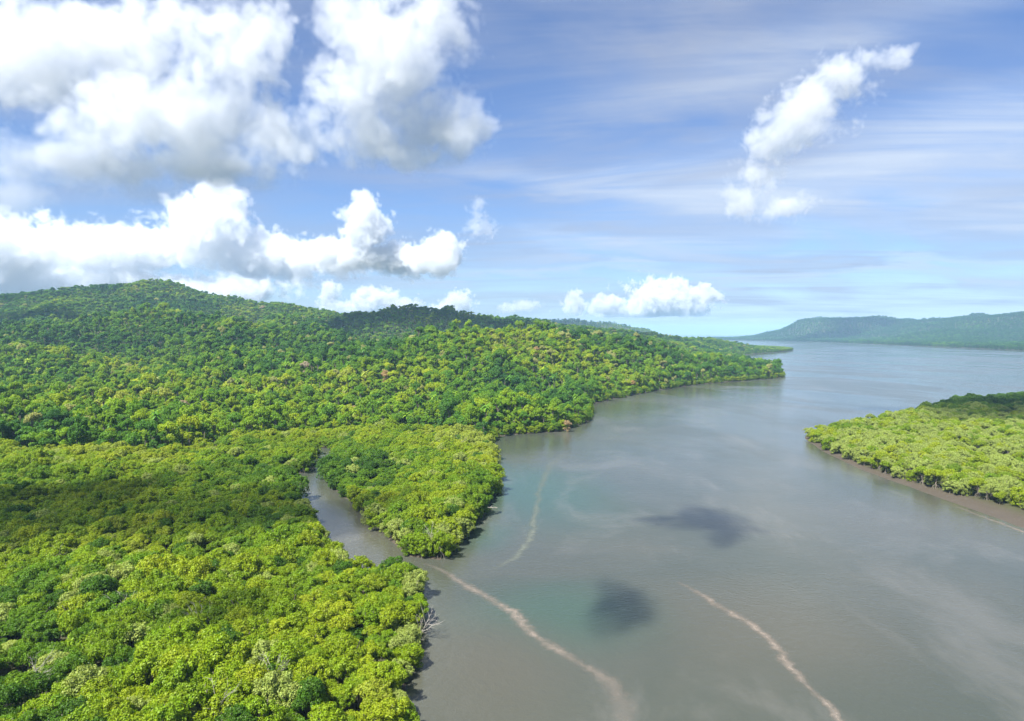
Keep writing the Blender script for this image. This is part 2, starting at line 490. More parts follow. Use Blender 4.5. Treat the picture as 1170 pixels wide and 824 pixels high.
def leaf_material(name, stops, trans=0.30, var=0.35):
    m, g, out = new_mat(name)
    at = g.node('ShaderNodeAttribute', attribute_type='INSTANCER', attribute_name='tint')
    ramp = g.node('ShaderNodeValToRGB')
    el = ramp.color_ramp.elements
    while len(el) < len(stops): el.new(0.5)
    for e, (p, c_) in zip(el, stops):
        e.position = p; e.color = (*c_, 1)
    g.nt.links.new(at.outputs['Fac'], ramp.inputs[0])
    tc = g.node('ShaderNodeTexCoord')
    rnd = E(g, g.node('ShaderNodeObjectInfo').outputs['Random'])
    n = g.noise(E(g, tc.outputs['Object']), 0.9, 3.0, 0.6)
    hs = g.node('ShaderNodeHueSaturation')
    g.put(hs.inputs['Hue'], 0.49 + g.lin(n, 0.3, 0.7, 0.0, 0.02))
    g.put(hs.inputs['Value'], (1.0 - var * 0.5) + g.lin(n, 0.3, 0.7, 0.0, var) + (rnd - 0.5) * 0.18)
    g.nt.links.new(ramp.outputs[0], hs.inputs['Color'])
    c_ = E(g, hs.outputs[0])
    b = g.node('ShaderNodeBsdfPrincipled')
    g.put(b.inputs['Base Color'], c_)
    b.inputs['Roughness'].default_value = 0.5
    b.inputs['Specular IOR Level'].default_value = 0.22
    t = g.node('ShaderNodeBsdfTranslucent')
    tm = g.node('ShaderNodeMix', data_type='RGBA', blend_type='MULTIPLY')
    tm.inputs[0].default_value = 1.0
    g.put(tm.inputs[6], c_); tm.inputs[7].default_value = (1.5, 1.5, 0.6, 1)
    g.nt.links.new(tm.outputs[2], t.inputs['Color'])
    mx = g.node('ShaderNodeMixShader'); mx.inputs[0].default_value = trans
    g.nt.links.new(b.outputs[0], mx.inputs[1]); g.nt.links.new(t.outputs[0], mx.inputs[2])
    g.nt.links.new(mx.outputs[0], out.inputs['Surface'])
    return m


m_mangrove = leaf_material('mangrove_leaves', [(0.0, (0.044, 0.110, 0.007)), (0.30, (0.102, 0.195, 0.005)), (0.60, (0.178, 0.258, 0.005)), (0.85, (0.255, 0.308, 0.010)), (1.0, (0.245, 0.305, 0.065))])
m_jungle = leaf_material('rainforest_leaves', [(0.0, (0.030, 0.105, 0.020)), (0.35, (0.085, 0.200, 0.012)), (0.65, (0.180, 0.290, 0.007)), (0.88, (0.285, 0.345, 0.009)), (1.0, (0.28, 0.30, 0.095))])
m_blossom = leaf_material('blossoming_leaves', [(0.0, (0.30, 0.20, 0.045)), (0.5, (0.34, 0.24, 0.11)), (1.0, (0.36, 0.31, 0.24))], 0.25)


def bark(name, a, b_):
    m, g, out = new_mat(name)
    tc = g.node('ShaderNodeTexCoord')
    n = g.noise(E(g, tc.outputs['Object']), 2.3, 5.0, 0.65)
    principled(g, out, g.mix(n, a, b_), 0.85, 0.2)
    return m
m_bark = bark('grey_bark', (0.10, 0.085, 0.065), (0.24, 0.21, 0.17))
m_pale = bark('weathered_white_wood', (0.18, 0.165, 0.14), (0.36, 0.34, 0.30))


def lobed(cl, rs):
    """pull a round crown into an uneven outline: longer one way, with lobes and one bough standing out"""
    ex, p2, p3, pb = 0.82 + 0.36 * rs.rand(), rs.rand() * 6.28, rs.rand() * 6.28, rs.rand() * 6.28
    out = []
    for (x, y, z, r) in cl:
        th = math.atan2(y, x)
        k = 1 + 0.20 * math.sin(2 * th + p2) + 0.16 * math.sin(3 * th + p3)
        up = 0.9 * math.cos(th - pb) * min(1.0, math.hypot(x, y) / 3.0)
        out.append((x * ex * k, y / ex * k, max(0.6, z + up), r * (0.85 + 0.3 * rs.rand())))
    return out


def mangrove_proto(i):
    rs = np.random.RandomState(100 + i)
    R, H = 3.6 * (0.9 + 0.25 * rs.rand()), 8.6 + 1.6 * rs.rand()
    cl = []
    nc = 72 + rs.randint(12)
    shore = i >= 7                                 # at the water's edge the leaves reach down almost to the water
    if shore: nc += 34; H -= 0.8
    for k in range(nc):
        d = unit(rs.normal(size=3)); d[2] = abs(d[2]) * 1.05 - 0.42
        q = 0.55 + 0.42 * rs.rand()
        r = R * (0.13 + 0.11 * rs.rand())
        cl.append((d[0] * R * q, d[1] * R * q, H - 3.3 + d[2] * 3.0 * q, r))
        if shore and k >= nc - 36:
            a = rs.rand() * 6.283; q = 0.45 + 0.4 * rs.rand()
            cl[-1] = (math.cos(a) * R * q, math.sin(a) * R * q, 1.2 + 3.2 * rs.rand(), r * 1.05)
    cl = lobed(cl, rs)
    crown = crown_mesh('mangrove_crown', 200 + i, cl, 0.26, 84, up_bias=0.40, jitter=0.48)
    crown.materials.append(m_mangrove)
    limbs = []
    top = H - 3.2
    for k in range(4):
        a = rs.rand() * 6.28; rr = R * (0.3 + 0.4 * rs.rand())
        limbs.append([(0, 0, 1.6, 0.17), (math.cos(a) * rr * 0.25, math.sin(a) * rr * 0.25, top * 0.6, 0.13), (math.cos(a) * rr, math.sin(a) * rr, top + 1.0, 0.07)])
    for k in range(6):
        a = k * 1.05 + rs.rand() * 0.6; rr = 1.0 + 1.0 * rs.rand()
        limbs.append([(0, 0, 1.7 + 0.6 * rs.rand(), 0.09), (math.cos(a) * rr * 0.7, math.sin(a) * rr * 0.7, 1.1, 0.07), (math.cos(a) * rr, math.sin(a) * rr, -0.5, 0.06)])
    limbs.append([(0, 0, -0.4, 0.2), (0, 0, 1.7, 0.18)])
    trunk = tubes('mangrove_trunk', limbs)
    trunk.materials.append(m_bark)
    return trunk, crown


def jungle_proto(i):
    rs = np.random.RandomState(300 + i)
    kind = i % 4                                   # round, broad umbrella, tall and narrow, ragged with a bare stem
    R = (4.6, 5.6, 3.4, 4.2)[kind] * (0.92 + 0.2 * rs.rand())
    H = (15.0, 17.0, 19.0, 20.0)[kind] + 2 * rs.rand()
    ch = (4.8, 4.0, 6.5, 4.4)[kind]
    cl = []
    for k in range((28, 34, 24, 20)[kind] + rs.randint(6)):
        d = unit(rs.normal(size=3)); d[2] = abs(d[2]) - 0.3
        q = 0.45 + 0.5 * rs.rand()
        r = R * (0.20 + 0.16 * rs.rand())
        cl.append((d[0] * R * q, d[1] * R * q, H - ch + d[2] * ch * q, r))
    for k in range(9):                             # lower boughs and saplings round the stem
        a = rs.rand() * 6.283; q = R * (0.3 + 0.6 * rs.rand())
        cl.append((math.cos(a) * q, math.sin(a) * q, 1.5 + (H - 2 * ch) * 0.9 * rs.rand(), R * (0.22 + 0.14 * rs.rand())))
    cl = lobed(cl, rs)
    crown = crown_mesh('rainforest_crown', 400 + i, cl, 0.56, 125, up_bias=0.45, jitter=0.62)
    crown.materials.append(m_jungle)
    limbs = [[(0, 0, -1.5, 0.45), (0.2, 0.1, H * 0.4, 0.32), (0, 0.3, H - ch * 0.9, 0.2)]]
    for k in range(5):
        a = k * 1.26 + rs.rand(); rr = R * 0.6
        limbs.append([(0.1, 0.2, H * 0.5, 0.2), (math.cos(a) * rr * 0.5, math.sin(a) * rr * 0.5, H - ch * 1.1, 0.14), (math.cos(a) * rr, math.sin(a) * rr, H - ch * 0.6, 0.07)])
    trunk = tubes('rainforest_trunk', limbs)
    trunk.materials.append(m_bark)
    return trunk, crown


def palm_proto():
    rs = np.random.RandomState(77)
    H = 16.0
    V, Fc = [], []
    for k in range(17):
        a = k * 2.4; up = 0.9 - 1.3 * (k / 17.0); L_ = 4.2 + rs.rand()
        d = Vector((math.cos(a), math.sin(a), 0)); s = Vector((-math.sin(a), math.cos(a), 0))
        prev = None
        for j in range(7):
            t = j / 6.0
            p = Vector((0.3, 0.2, H)) + d * (L_ * t) + Vector((0, 0, up * L_ * t - 2.6 * t * t))
            w = 0.75 * math.sin(math.pi * min(1.0, t * 0.9 + 0.12)) + 0.03
            cur = (p - s * w - Vector((0, 0, 0.35 * w)), p, p + s * w - Vector((0, 0, 0.35 * w)))
            b0 = len(V); V.extend(tuple(q) for q in cur)
            if prev is not None:
                Fc += [(prev, prev + 1, b0 + 1, b0), (prev + 1, prev + 2, b0 + 2, b0 + 1)]
            prev = b0
    crown = quad_mesh('palm_fronds', np.array(V), np.array(Fc))
    crown.materials.append(m_jungle)
    trunk = tubes('palm_trunk', [[(0, 0, -1.5, 0.28), (0.5, 0.2, H * 0.5, 0.2), (0.3, 0.2, H, 0.16)]])
    trunk.materials.append(m_bark)
    return trunk, crown


M_PROTO = [mangrove_proto(i) for i in range(10)]
J_PROTO = [jungle_proto(i) for i in range(8)] + [palm_proto()]


def scatter(x0, x1, y0, y1, step, seed, jit=0.48):
    rs = np.random.RandomState(seed)
    X, Y = np.meshgrid(np.arange(x0, x1, step), np.arange(y0, y1, step), indexing='ij')
    X = X + (np.arange(X.shape[1]) % 2)[None, :] * step * 0.5
    X = X + (rs.rand(*X.shape) - .5) * 2 * jit * step; Y = Y + (rs.rand(*Y.shape) - .5) * 2 * jit * step
    x, y = X.ravel(), Y.ravel()
    a = np.degrees(np.arctan2(x, y))
    m = (np.abs(a) < 44) & (np.hypot(x, y) > 62)
    return x[m], y[m], rs


def photo_xy(x, y, z):
    """where a place in the world lies in the photograph (used to choose which trees are things of their own)"""
    c, s = math.cos(PITCH), math.sin(PITCH)
    dz_ = z - CH
    fwd = y * c - dz_ * s; upv = y * s + dz_ * c
    return 585 + F * x / fwd, 412 - F * upv / fwd, fwd


# --- mangroves on the flats
x, y, rs = scatter(-620, 120, 55, 720, 4.1, 1)
z, sm, sp, spw, sf, sh = land_values(x, y)
# small muddy gaps in the stand
gapn = fbm(x, y, 22.0, 3)
gaps = np.zeros(x.shape, bool)
for (gpx, gpy, gr) in ((75, 738, 4.5), (15, 775, 5), (35, 640, 4), (250, 508, 12), (145, 513, 12), (240, 635, 6), (382, 552, 3), (445, 535, 5)):
    cx_, cy_ = ground(gpx, gpy, 4.0)
    gaps |= np.hypot(x - cx_, y - cy_) < gr
keep = (sm > -1.0) & (sh < 4) & ~gaps & (gapn > 0.16)
MX, MY, MZ = x[keep], y[keep], z[keep]
m_sm, m_sh = sm[keep], sh[keep]
n = len(MX)
patch = fbm(MX, MY, 45.0, 4); fine = rs.rand(n)
tall = fbm(MX + 300, MY, 30.0, 3)
m_scale = 0.74 + 0.42 * rs.rand(n) + (tall - 0.5) * 0.7
m_hs = m_scale * (0.85 + 0.3 * rs.rand(n)) + (tall - 0.5) * 0.5
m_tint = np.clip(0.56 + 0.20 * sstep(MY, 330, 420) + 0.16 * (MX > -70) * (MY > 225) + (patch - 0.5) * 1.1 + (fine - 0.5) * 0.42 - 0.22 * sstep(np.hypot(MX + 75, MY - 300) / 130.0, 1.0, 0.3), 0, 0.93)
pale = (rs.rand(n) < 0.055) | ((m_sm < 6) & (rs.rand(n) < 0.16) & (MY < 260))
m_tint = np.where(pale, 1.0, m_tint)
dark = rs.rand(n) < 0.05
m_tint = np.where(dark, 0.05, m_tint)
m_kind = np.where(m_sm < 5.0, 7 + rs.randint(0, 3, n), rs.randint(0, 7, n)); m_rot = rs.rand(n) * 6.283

# --- mangroves on the spit across the water
x, y, rs = scatter(180, 1100, 200, 1080, 4.5, 2)
z, sm, sp, spw, sf, sh = land_values(x, y)
keep = (spw > -0.5) & (x > 150)
PX, PY, PZ, p_sp = x[keep], y[keep], z[keep], spw[keep]
n = len(PX)
tall_p = sstep(PY, 560, 660) * (PX > 300)                     # taller dark stand at the back
p_scale = (0.56 + 0.55 * rs.rand(n) ** 1.4 + (fbm(PX, PY, 35.0, 3) - 0.5) * 0.5) * (1 + 0.22 * tall_p)
p_tint = np.clip(0.58 + (fbm(PX, PY, 50.0, 3) - 0.5) * 0.7 + (rs.rand(n) - 0.5) * 0.42 - 0.62 * tall_p, 0, 0.94)
p_tint = np.where(rs.rand(n) < 0.58 * (1 - tall_p), 1.0, p_tint)
p_kind = np.where((p_sp < 6.0) & (rs.rand(n) < 0.6), 7 + rs.randint(0, 3, n), rs.randint(0, 7, n)); p_rot = rs.rand(n) * 6.283
# low mangroves beyond the hill, along the inner bays
x, y, rs = scatter(450, 1400, 1150, 3600, 11.0, 8)
z, sm, sp, spw, sf, sh = land_values(x, y)
keep = (sm > 2) & (sh < 10) & (sp < -20)
BX, BY, BZ = x[keep], y[keep], z[keep]
n = len(BX)
b_scale = 1.5 + 0.6 * rs.rand(n); b_tint = np.clip(0.25 + 0.3 * rs.rand(n), 0, 1); b_kind = 7 + rs.randint(0, 3, n); b_rot = rs.rand(n) * 6.283

x, y, rs = scatter(-60, 560, 420, 1260, 4.6, 9)
z, sm, sp, spw, sf, sh = land_values(x, y)
keep = (sm > -0.5) & (sm < 10) & (sh >= 4) & (rs.rand(len(x)) < 0.85)
RX, RY, RZ = x[keep], y[keep], z[keep]
n = len(RX)
r_scale = 0.6 + 0.5 * rs.rand(n); r_tint = np.clip(0.15 + 0.6 * rs.rand(n), 0, 1); r_kind = 7 + rs.randint(0, 3, n); r_rot = rs.rand(n) * 6.283

# --- rainforest on the hills
def hill_trees(step, y0, y1, seed, size):
    x, y, rs = scatter(-2700, 1400, y0, y1, step, seed)
    z, sm, sp, spw, sf, sh = land_values(x, y)
    keep = (sm > 2.0) & (sh > 2) & (np.hypot(x, y) < 7000)
    x, y, z, sm, sh = x[keep], y[keep], z[keep], sm[keep], sh[keep]
    n = len(x)
    tall = fbm(x, y, 60.0, 3)
    s = (0.46 + 0.95 * rs.rand(n) ** 2.4 + (tall - 0.5) * 0.6) * size
    s = np.where(sm < 8, s * 0.75, s)
    near = sstep(y, 1500, 600)
    tint = 0.37 + (fbm(x, y, 110.0, 4) - 0.5) * 1.1 + (rs.rand(n) - 0.5) * 0.52 + 0.16 * near
    tint = np.clip(tint, 0, 0.93)
    tint = np.where(rs.rand(n) < 0.02 + 0.02 * (x > 0), 1.0, tint)
    k = rs.randint(0, 8, n)
    k = np.where((rs.rand(n) < 0.06) & (y < 900), 8, k)
    return x, y, z, s, s * (0.80 + 0.55 * rs.rand(n) * sstep(y, 2000, 1100)), tint, k, rs.rand(n) * 6.283
hills = [hill_trees(5.1, 380, 900, 3, 0.80), hill_trees(6.2, 900, 1500, 4, 0.86), hill_trees(7.6, 1500, 2900, 5, 0.95), hill_trees(17.0, 2900, 6500, 6, 1.2)]
HX, HYY, HZZ, h_s, h_v, h_t, h_k, h_r = [np.concatenate(q) for q in zip(*hills)]

# --- forest of the far shore
x, y, rs = scatter(1300, 6000, 2200, 8200, 19.0, 7)
z, sm, sp, spw, sf, sh = land_values(x, y)
keep = sf > 4
FX, FY, FZ, f_sf = x[keep], y[keep], z[keep], sf[keep]
n = len(FX)
f_s = (1.2 + 0.8 * rs.rand(n)); f_t = np.clip(0.0 + (fbm(FX, FY, 250.0, 3) - 0.5) * 0.8 + (rs.rand(n) - .5) * 0.5, 0, 0.9); f_k = rs.randint(0, 8, n); f_r = rs.rand(n) * 6.283


# ------------------------------------------------------------------ which trees are things of their own: the 300 largest in the picture of each kind
def largest(x, y, z, s, h, count, mn=7.0):
    u, v, d = photo_xy(x, y, z + h)
    inside = (u > -4) & (u < 1174) & (v > 300) & (v < 832)
    size = np.where(inside, s / d, 0)
    return np.argsort(-size)[:count]
m_top = largest(MX, MY, MZ, m_scale * 0 + 1.0, 9.0 * m_hs, 300)
h_top = largest(HX, HYY, HZZ, np.maximum(h_s, 0.7) * 0 + 1.0, 15.0 * h_v, 300)


def forest(name, protos, arrays, label=None):
    """one object: many trees placed on points, each an instance of one of the trees built above"""
    X, Y, Z, S, SZ, T, K, R = [np.concatenate(a) for a in zip(*arrays)]
    me = bpy.data.meshes.new(name)
    me.vertices.add(len(X)); me.vertices.foreach_set('co', np.stack([X, Y, Z], 1).astype(np.float32).ravel())
    for nm, ty, key, arr in (('size', 'FLOAT_VECTOR', 'vector', np.stack([S, S, SZ], 1)), ('turn', 'FLOAT_VECTOR', 'vector', np.stack([R * 0, R * 0, R], 1)), ('tint', 'FLOAT', 'value', T), ('form', 'INT', 'value', K)):
        at = me.attributes.new(nm, ty, 'POINT')
        at.data.foreach_set(key, np.ascontiguousarray(arr, np.int32 if ty == 'INT' else np.float32).ravel())
    o = link(name, me, None)
    nt = bpy.data.node_groups.new(name + '_planting', 'GeometryNodeTree')
    nt.is_modifier = True
    nt.interface.new_socket("Geometry", in_out='INPUT', socket_type='NodeSocketGeometry')
    nt.interface.new_socket("Geometry", in_out='OUTPUT', socket_type='NodeSocketGeometry')
    g = Graph(nt)
    gi, go = g.node('NodeGroupInput'), g.node('NodeGroupOutput')
    J = g.node('GeometryNodeJoinGeometry')
    for (tr, cr) in reversed(protos):                      # join puts the last link first
        j2 = g.node('GeometryNodeJoinGeometry')
        for src in (cr, tr):
            oi = g.node('GeometryNodeObjectInfo', transform_space='ORIGINAL')
            oi.inputs['Object'].default_value = src
            nt.links.new(oi.outputs['Geometry'], j2.inputs[0])
        gi2 = g.node('GeometryNodeGeometryToInstance')
        nt.links.new(j2.outputs[0], gi2.inputs[0])
        nt.links.new(gi2.outputs[0], J.inputs[0])
    def attr(nm, ty):
        a = g.node('GeometryNodeInputNamedAttribute', data_type=ty)
        a.inputs['Name'].default_value = nm
        return a.outputs[0]
    ip = g.node('GeometryNodeInstanceOnPoints')
    ip.inputs['Pick Instance'].default_value = True
    nt.links.new(gi.outputs[0], ip.inputs['Points'])
    nt.links.new(J.outputs[0], ip.inputs['Instance'])
    nt.links.new(attr('form', 'INT'), ip.inputs['Instance Index'])
    nt.links.new(attr('size', 'FLOAT_VECTOR'), ip.inputs['Scale'])
    er = g.node('FunctionNodeEulerToRotation')
    nt.links.new(attr('turn', 'FLOAT_VECTOR'), er.inputs[0])
    nt.links.new(er.outputs[0], ip.inputs['Rotation'])
    nt.links.new(ip.outputs[0], go.inputs[0])
    md = o.modifiers.new('planting', 'NODES'); md.node_group = nt
    tag(o, label, None, None, 'stuff')
    return o


def plant(kind, trunk_me, crown_me, x, y, z, s, sz, rot, tint, label, group, crown_mat=None):
    r = bpy.data.objects.new(kind, None)
    r.empty_display_size = 1.0
    col.objects.link(r)
    r.location = (x, y, z); r.scale = (s, s, sz); r.rotation_euler = (0, 0, rot)
    tag(r, label, 'tree', group)
    t = bpy.data.objects.new('trunk', trunk_me); col.objects.link(t); t.parent = r
    c_ = None
    if crown_me:
        c_ = bpy.data.objects.new('crown', crown_me); col.objects.link(c_); c_.parent = r
        c_['tint'] = float(tint)
    return r, t, c_
# ------------------------------------------------------------------ planting
ORD = ('first second third fourth fifth sixth seventh eighth ninth tenth eleventh twelfth thirteenth fourteenth fifteenth sixteenth seventeenth eighteenth nineteenth twentieth').split()
def ordinal(k):
    tens = ('', '', 'twenty', 'thirty', 'forty', 'fifty', 'sixty')
    return ORD[k] if k < 20 else tens[(k + 1) // 10] + '-' + ORD[(k + 1) % 10 - 1] if (k + 1) % 10 else ('thirtieth', 'fortieth', 'fiftieth', 'sixtieth')[(k + 1) // 10 - 3]
def shade(t): return 'dark green' if t < 0.25 else 'mid green' if t < 0.48 else 'yellow-green' if t < 0.68 else 'bright lime' if t < 0.95 else 'pale grey-green'
def number(rows):
    """rows: (index, stem, order, tail): the stem is completed with a place in its own row"""
    by = {}
    for i, stem, order, tail in rows: by.setdefault((stem, tail), []).append((order, i))
    lab = {}
    for (stem, tail), q in by.items():
        q.sort()
        for k, (_, i) in enumerate(q):
            lab[i] = f'{stem}, {tail}' if len(q) == 1 and 0 else f'{stem}, {ordinal(k)} {tail}'
    return lab

rows = []
for i in m_top:
    u, v, d = photo_xy(MX[i], MY[i], MZ[i] + 9.0 * m_hs[i])
    size = 'tall' if m_hs[i] > 1.06 else 'low' if m_hs[i] < 0.82 else 'mid-height'
    if m_sm[i] < 4.5:
        rows.append((i, f'{shade(m_tint[i])} mangrove overhanging the river from the near bank', -v, 'up from the bottom edge'))
    else:
        zone = 'in the bottom corner away from the river' if u < 130 else 'along the bottom edge of the near stand' if v > 775 else 'close behind the riverside fringe' if u > 370 else 'in the middle of the near stand'
        rows.append((i, f'{size} {shade(m_tint[i])} mangrove {zone}', -u, 'from the river'))
m_lab = number(rows)
first = {}
for i in m_top:
    k = int(m_kind[i])
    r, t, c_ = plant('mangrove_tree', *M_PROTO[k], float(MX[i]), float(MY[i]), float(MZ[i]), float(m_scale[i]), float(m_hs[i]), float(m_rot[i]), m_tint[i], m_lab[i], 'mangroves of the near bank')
    first.setdefault(k, (t, c_))

form = ('round', 'broad', 'slender', 'ragged') * 2 + ('feathery',)
rows = []
for i in h_top:
    u, v, d = photo_xy(HX[i], HYY[i], HZZ[i] + 14.0 * h_v[i])
    zone = 'at the hill foot behind the near flats' if u < 250 else 'at the hill foot behind the creek head' if u < 420 else 'on the hill foot above the creek point' if u < 560 else 'by the bay under the front hill'
    rows.append((i, f'{form[int(h_k[i])]} {shade(h_t[i])} {"palm" if h_k[i] == 8 else "tree"} {zone}', u, 'from the left'))
h_lab = number(rows)
j_first = {}
for i in h_top:
    k = int(h_k[i])
    r, t, c_ = plant('palm_tree' if k == 8 else 'rainforest_tree', *J_PROTO[k], float(HX[i]), float(HYY[i]), float(HZZ[i]), float(h_s[i]), float(h_v[i]), float(h_r[i]), h_t[i], h_lab[i], 'palms at the hill foot' if k == 8 else 'rainforest trees at the hill foot')
    if k == 8: r['category'] = 'palm'
    j_first.setdefault(k, (t, c_))
mm = np.ones(len(MX), bool); mm[m_top] = False
hm = np.ones(len(HX), bool); hm[h_top] = False
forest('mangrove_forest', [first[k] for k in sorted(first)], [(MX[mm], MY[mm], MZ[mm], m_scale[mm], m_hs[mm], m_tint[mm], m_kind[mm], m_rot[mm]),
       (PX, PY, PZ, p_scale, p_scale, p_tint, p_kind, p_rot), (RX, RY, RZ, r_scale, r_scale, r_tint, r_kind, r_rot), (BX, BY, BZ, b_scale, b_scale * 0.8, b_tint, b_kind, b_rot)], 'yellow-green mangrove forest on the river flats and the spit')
forest('hillside_forest', [j_first[k] for k in sorted(j_first)], [(HX[hm], HYY[hm], HZZ[hm], h_s[hm], h_v[hm], h_t[hm], h_k[hm], h_r[hm])], 'dense mixed green rainforest covering the hills')
forest('far_shore_forest', [j_first[k] for k in sorted(j_first)], [(FX, FY, FZ, f_s, f_s * 0.7, f_t, f_k, f_r)], 'blue-green forest on the hills across the wide river')
# ------------------------------------------------------------------ bare trees, blossoming trees, driftwood
def zone_height(x, y):
    return float(land_values(np.array([x]), np.array([y]))[0][0])


def bare_mesh(seed, H=8.0, spread_=2.6, twigs=9):
    rs = np.random.RandomState(seed)
    limbs = [[(0, 0, -0.4, 0.16), (0.15, 0.1, H * 0.35, 0.12), (0.0, 0.25, H * 0.62, 0.08), (0.2, 0.3, H, 0.05)]]
    for k in range(twigs):
        a = k * 2.399 + rs.rand(); z0 = H * (0.35 + 0.45 * rs.rand()); L_ = spread_ * (0.5 + 0.7 * rs.rand())
        e = (math.cos(a) * L_, math.sin(a) * L_, z0 + L_ * (0.4 + 0.9 * rs.rand()))
        m_ = (e[0] * 0.45, e[1] * 0.45, z0 + (e[2] - z0) * 0.35)
        limbs.append([(0.1, 0.15, z0 - 0.2, 0.055), (*m_, 0.045), (*e, 0.02)])
        for j in range(4):
            b_ = a + (j - 1.5) * 0.6; l2 = L_ * (0.35 + 0.3 * rs.rand()); t = 0.4 + 0.18 * j
            p0 = [m_[i] + (e[i] - m_[i]) * t for i in range(3)]
            limbs.append([(*p0, 0.03), (p0[0] + math.cos(b_) * l2, p0[1] + math.sin(b_) * l2, p0[2] + l2 * (0.2 + 0.7 * rs.rand()), 0.012)])
    return limbs


bare = []
for (bpx, bqy, lean, h_, lab) in (
        (64, 634, 0.1, 10.3, 'white leafless tree among dark shaded mangroves'),
        (143, 694, -0.1, 10.3, 'grey leafless tree with spreading twigs in the sunlit near canopy'),
        (222, 708, 0.15, 10.3, 'pale dead tree poking from lime crowns in mid canopy'),
        (30, 767, 0.2, 10.3, 'bleached bare tree in the lower corner, farthest from the river'),
        (246, 803, 0.05, 10.3, 'pale bare tree nearest the bottom edge of the photo'),
        (318, 764, -0.15, 10.3, 'thin dead grey tree between the canopy centre and the river'),
        (477, 692, 0.5, 5.2, 'bare white tree leaning out over the river from near bank'),
        (527, 508, 0.0, 12.0, 'pale bare tree in the mangroves beside the bay corner'),
        (488, 606, 0.2, 9.5, 'grey leafless tree on the creek mouth point')):
    X, Y = ground(bpx, bqy, 8.5)
    me = tubes('bare_trunk', bare_mesh(500 + bpx, h_ * 0.78))
    tw = tubes('bare_twigs', [l for l in bare_mesh(900 + bpx, h_, 3.0, 12)][1:], 5)
    me.materials.append(m_pale); tw.materials.append(m_pale)
    r = bpy.data.objects.new('bare_tree', None); col.objects.link(r)
    r.location = (X, Y, max(0.0, zone_height(X, Y))); r.rotation_euler = (0, lean, 0.2); r.scale = (0.85, 0.85, 1.05)
    tag(r, lab, 'bare tree', 'leafless trees in the mangroves')
    t = bpy.data.objects.new('trunk', me); col.objects.link(t); t.parent = r
    t = bpy.data.objects.new('branches', tw); col.objects.link(t); t.parent = r

bl_meshes = []
for k in (0, 1, 4):
    c_ = J_PROTO[k][1].copy(); c_.name = 'blossom_crown'
    c_.materials.clear(); c_.materials.append(m_blossom)
    bl_meshes.append((J_PROTO[k][0], c_))
for q, (bpx, bqy, s, tnt, lab) in enumerate((
        (558, 458, 1.0, 0.45, 'peach coloured tree in blossom low on the hill above the bay'),
        (441, 430, 0.95, 0.5, 'peach coloured tree standing alone on the mid slope'),
        (407, 468, 0.9, 0.7, 'pale tan tree at the foot of the hill behind the mangroves'),
        (722, 437, 1.0, 0.3, 'orange tan tree above the shore near the headland'),
        (612, 402, 0.9, 0.5, 'small peach tree high on the front hill'),
        (690, 440, 0.9, 0.25, 'yellow tan tree by the shore between bay and headland'),
        (648, 484, 0.6, 0.6, 'low brown withered tree at the tip of the bay shore'),
        (350, 421, 1.1, 0.95, 'whitish tree standing out on the slope above the creek'),
        (210, 462, 1.0, 0.8, 'pale buff tree on the hill foot behind the flats'),
        (590, 436, 0.9, 0.12, 'golden tree halfway up the front hill'),
        (300, 352, 1.2, 0.9, 'pale tree under the skyline of the far ridge'))):
    lo_, hi_ = 60.0, 3000.0                   # walk along the line of sight to the canopy
    d = ray(bpx, bqy); t = 300.0
    while t < 3200:
        X, Y, Zr = d.x * t, d.y * t, CH + d.z * t
        if Zr < zone_height(X, Y) + 13.0 * s: break
        t += 6.0
    tr, cr = bl_meshes[q % 3]
    r, tt, c_ = plant('blossoming_tree', tr, cr, X, Y, zone_height(X, Y), s, s * 1.05, q * 1.3, tnt, lab, 'tan and blossoming trees on the hills')
    r['category'] = 'tree'

X, Y = ground(560, 581)
lg = tubes('fallen_log', [[(-3.5, 0, 0.35, 0.30), (0, 0.2, 0.25, 0.26), (4.2, 0, 0.05, 0.14)], [(1.0, 0.1, 0.25, 0.12), (2.2, 0.9, 0.9, 0.05)], [(2.4, 0.1, 0.2, 0.1), (3.4, -0.8, 0.7, 0.04)]])
lo_ = link('fallen_log', lg, m_pale); lo_.location = (X - 1.0, Y, 0.0); lo_.rotation_euler = (0, 0, 0.25)
tag(lo_, 'pale fallen log jutting into the water from the mangrove point', 'log')
X, Y = ground(722, 450)
lg = tubes('driftwood', [[(-6, 0, 0.5, 0.45), (0, 0.5, 0.5, 0.4), (7, 0, 0.3, 0.2)], [(1, 0.4, 0.5, 0.2), (4, 2.5, 2.2, 0.08)], [(3, 0.2, 0.5, 0.18), (6, -2.5, 1.6, 0.07)]])
lo_ = link('driftwood', lg, m_pale); lo_.location = (X, Y - 2, 0.0); lo_.rotation_euler = (0, 0, 0.5)
tag(lo_, 'grey driftwood trunk lying along the shore below the front hill', 'driftwood')

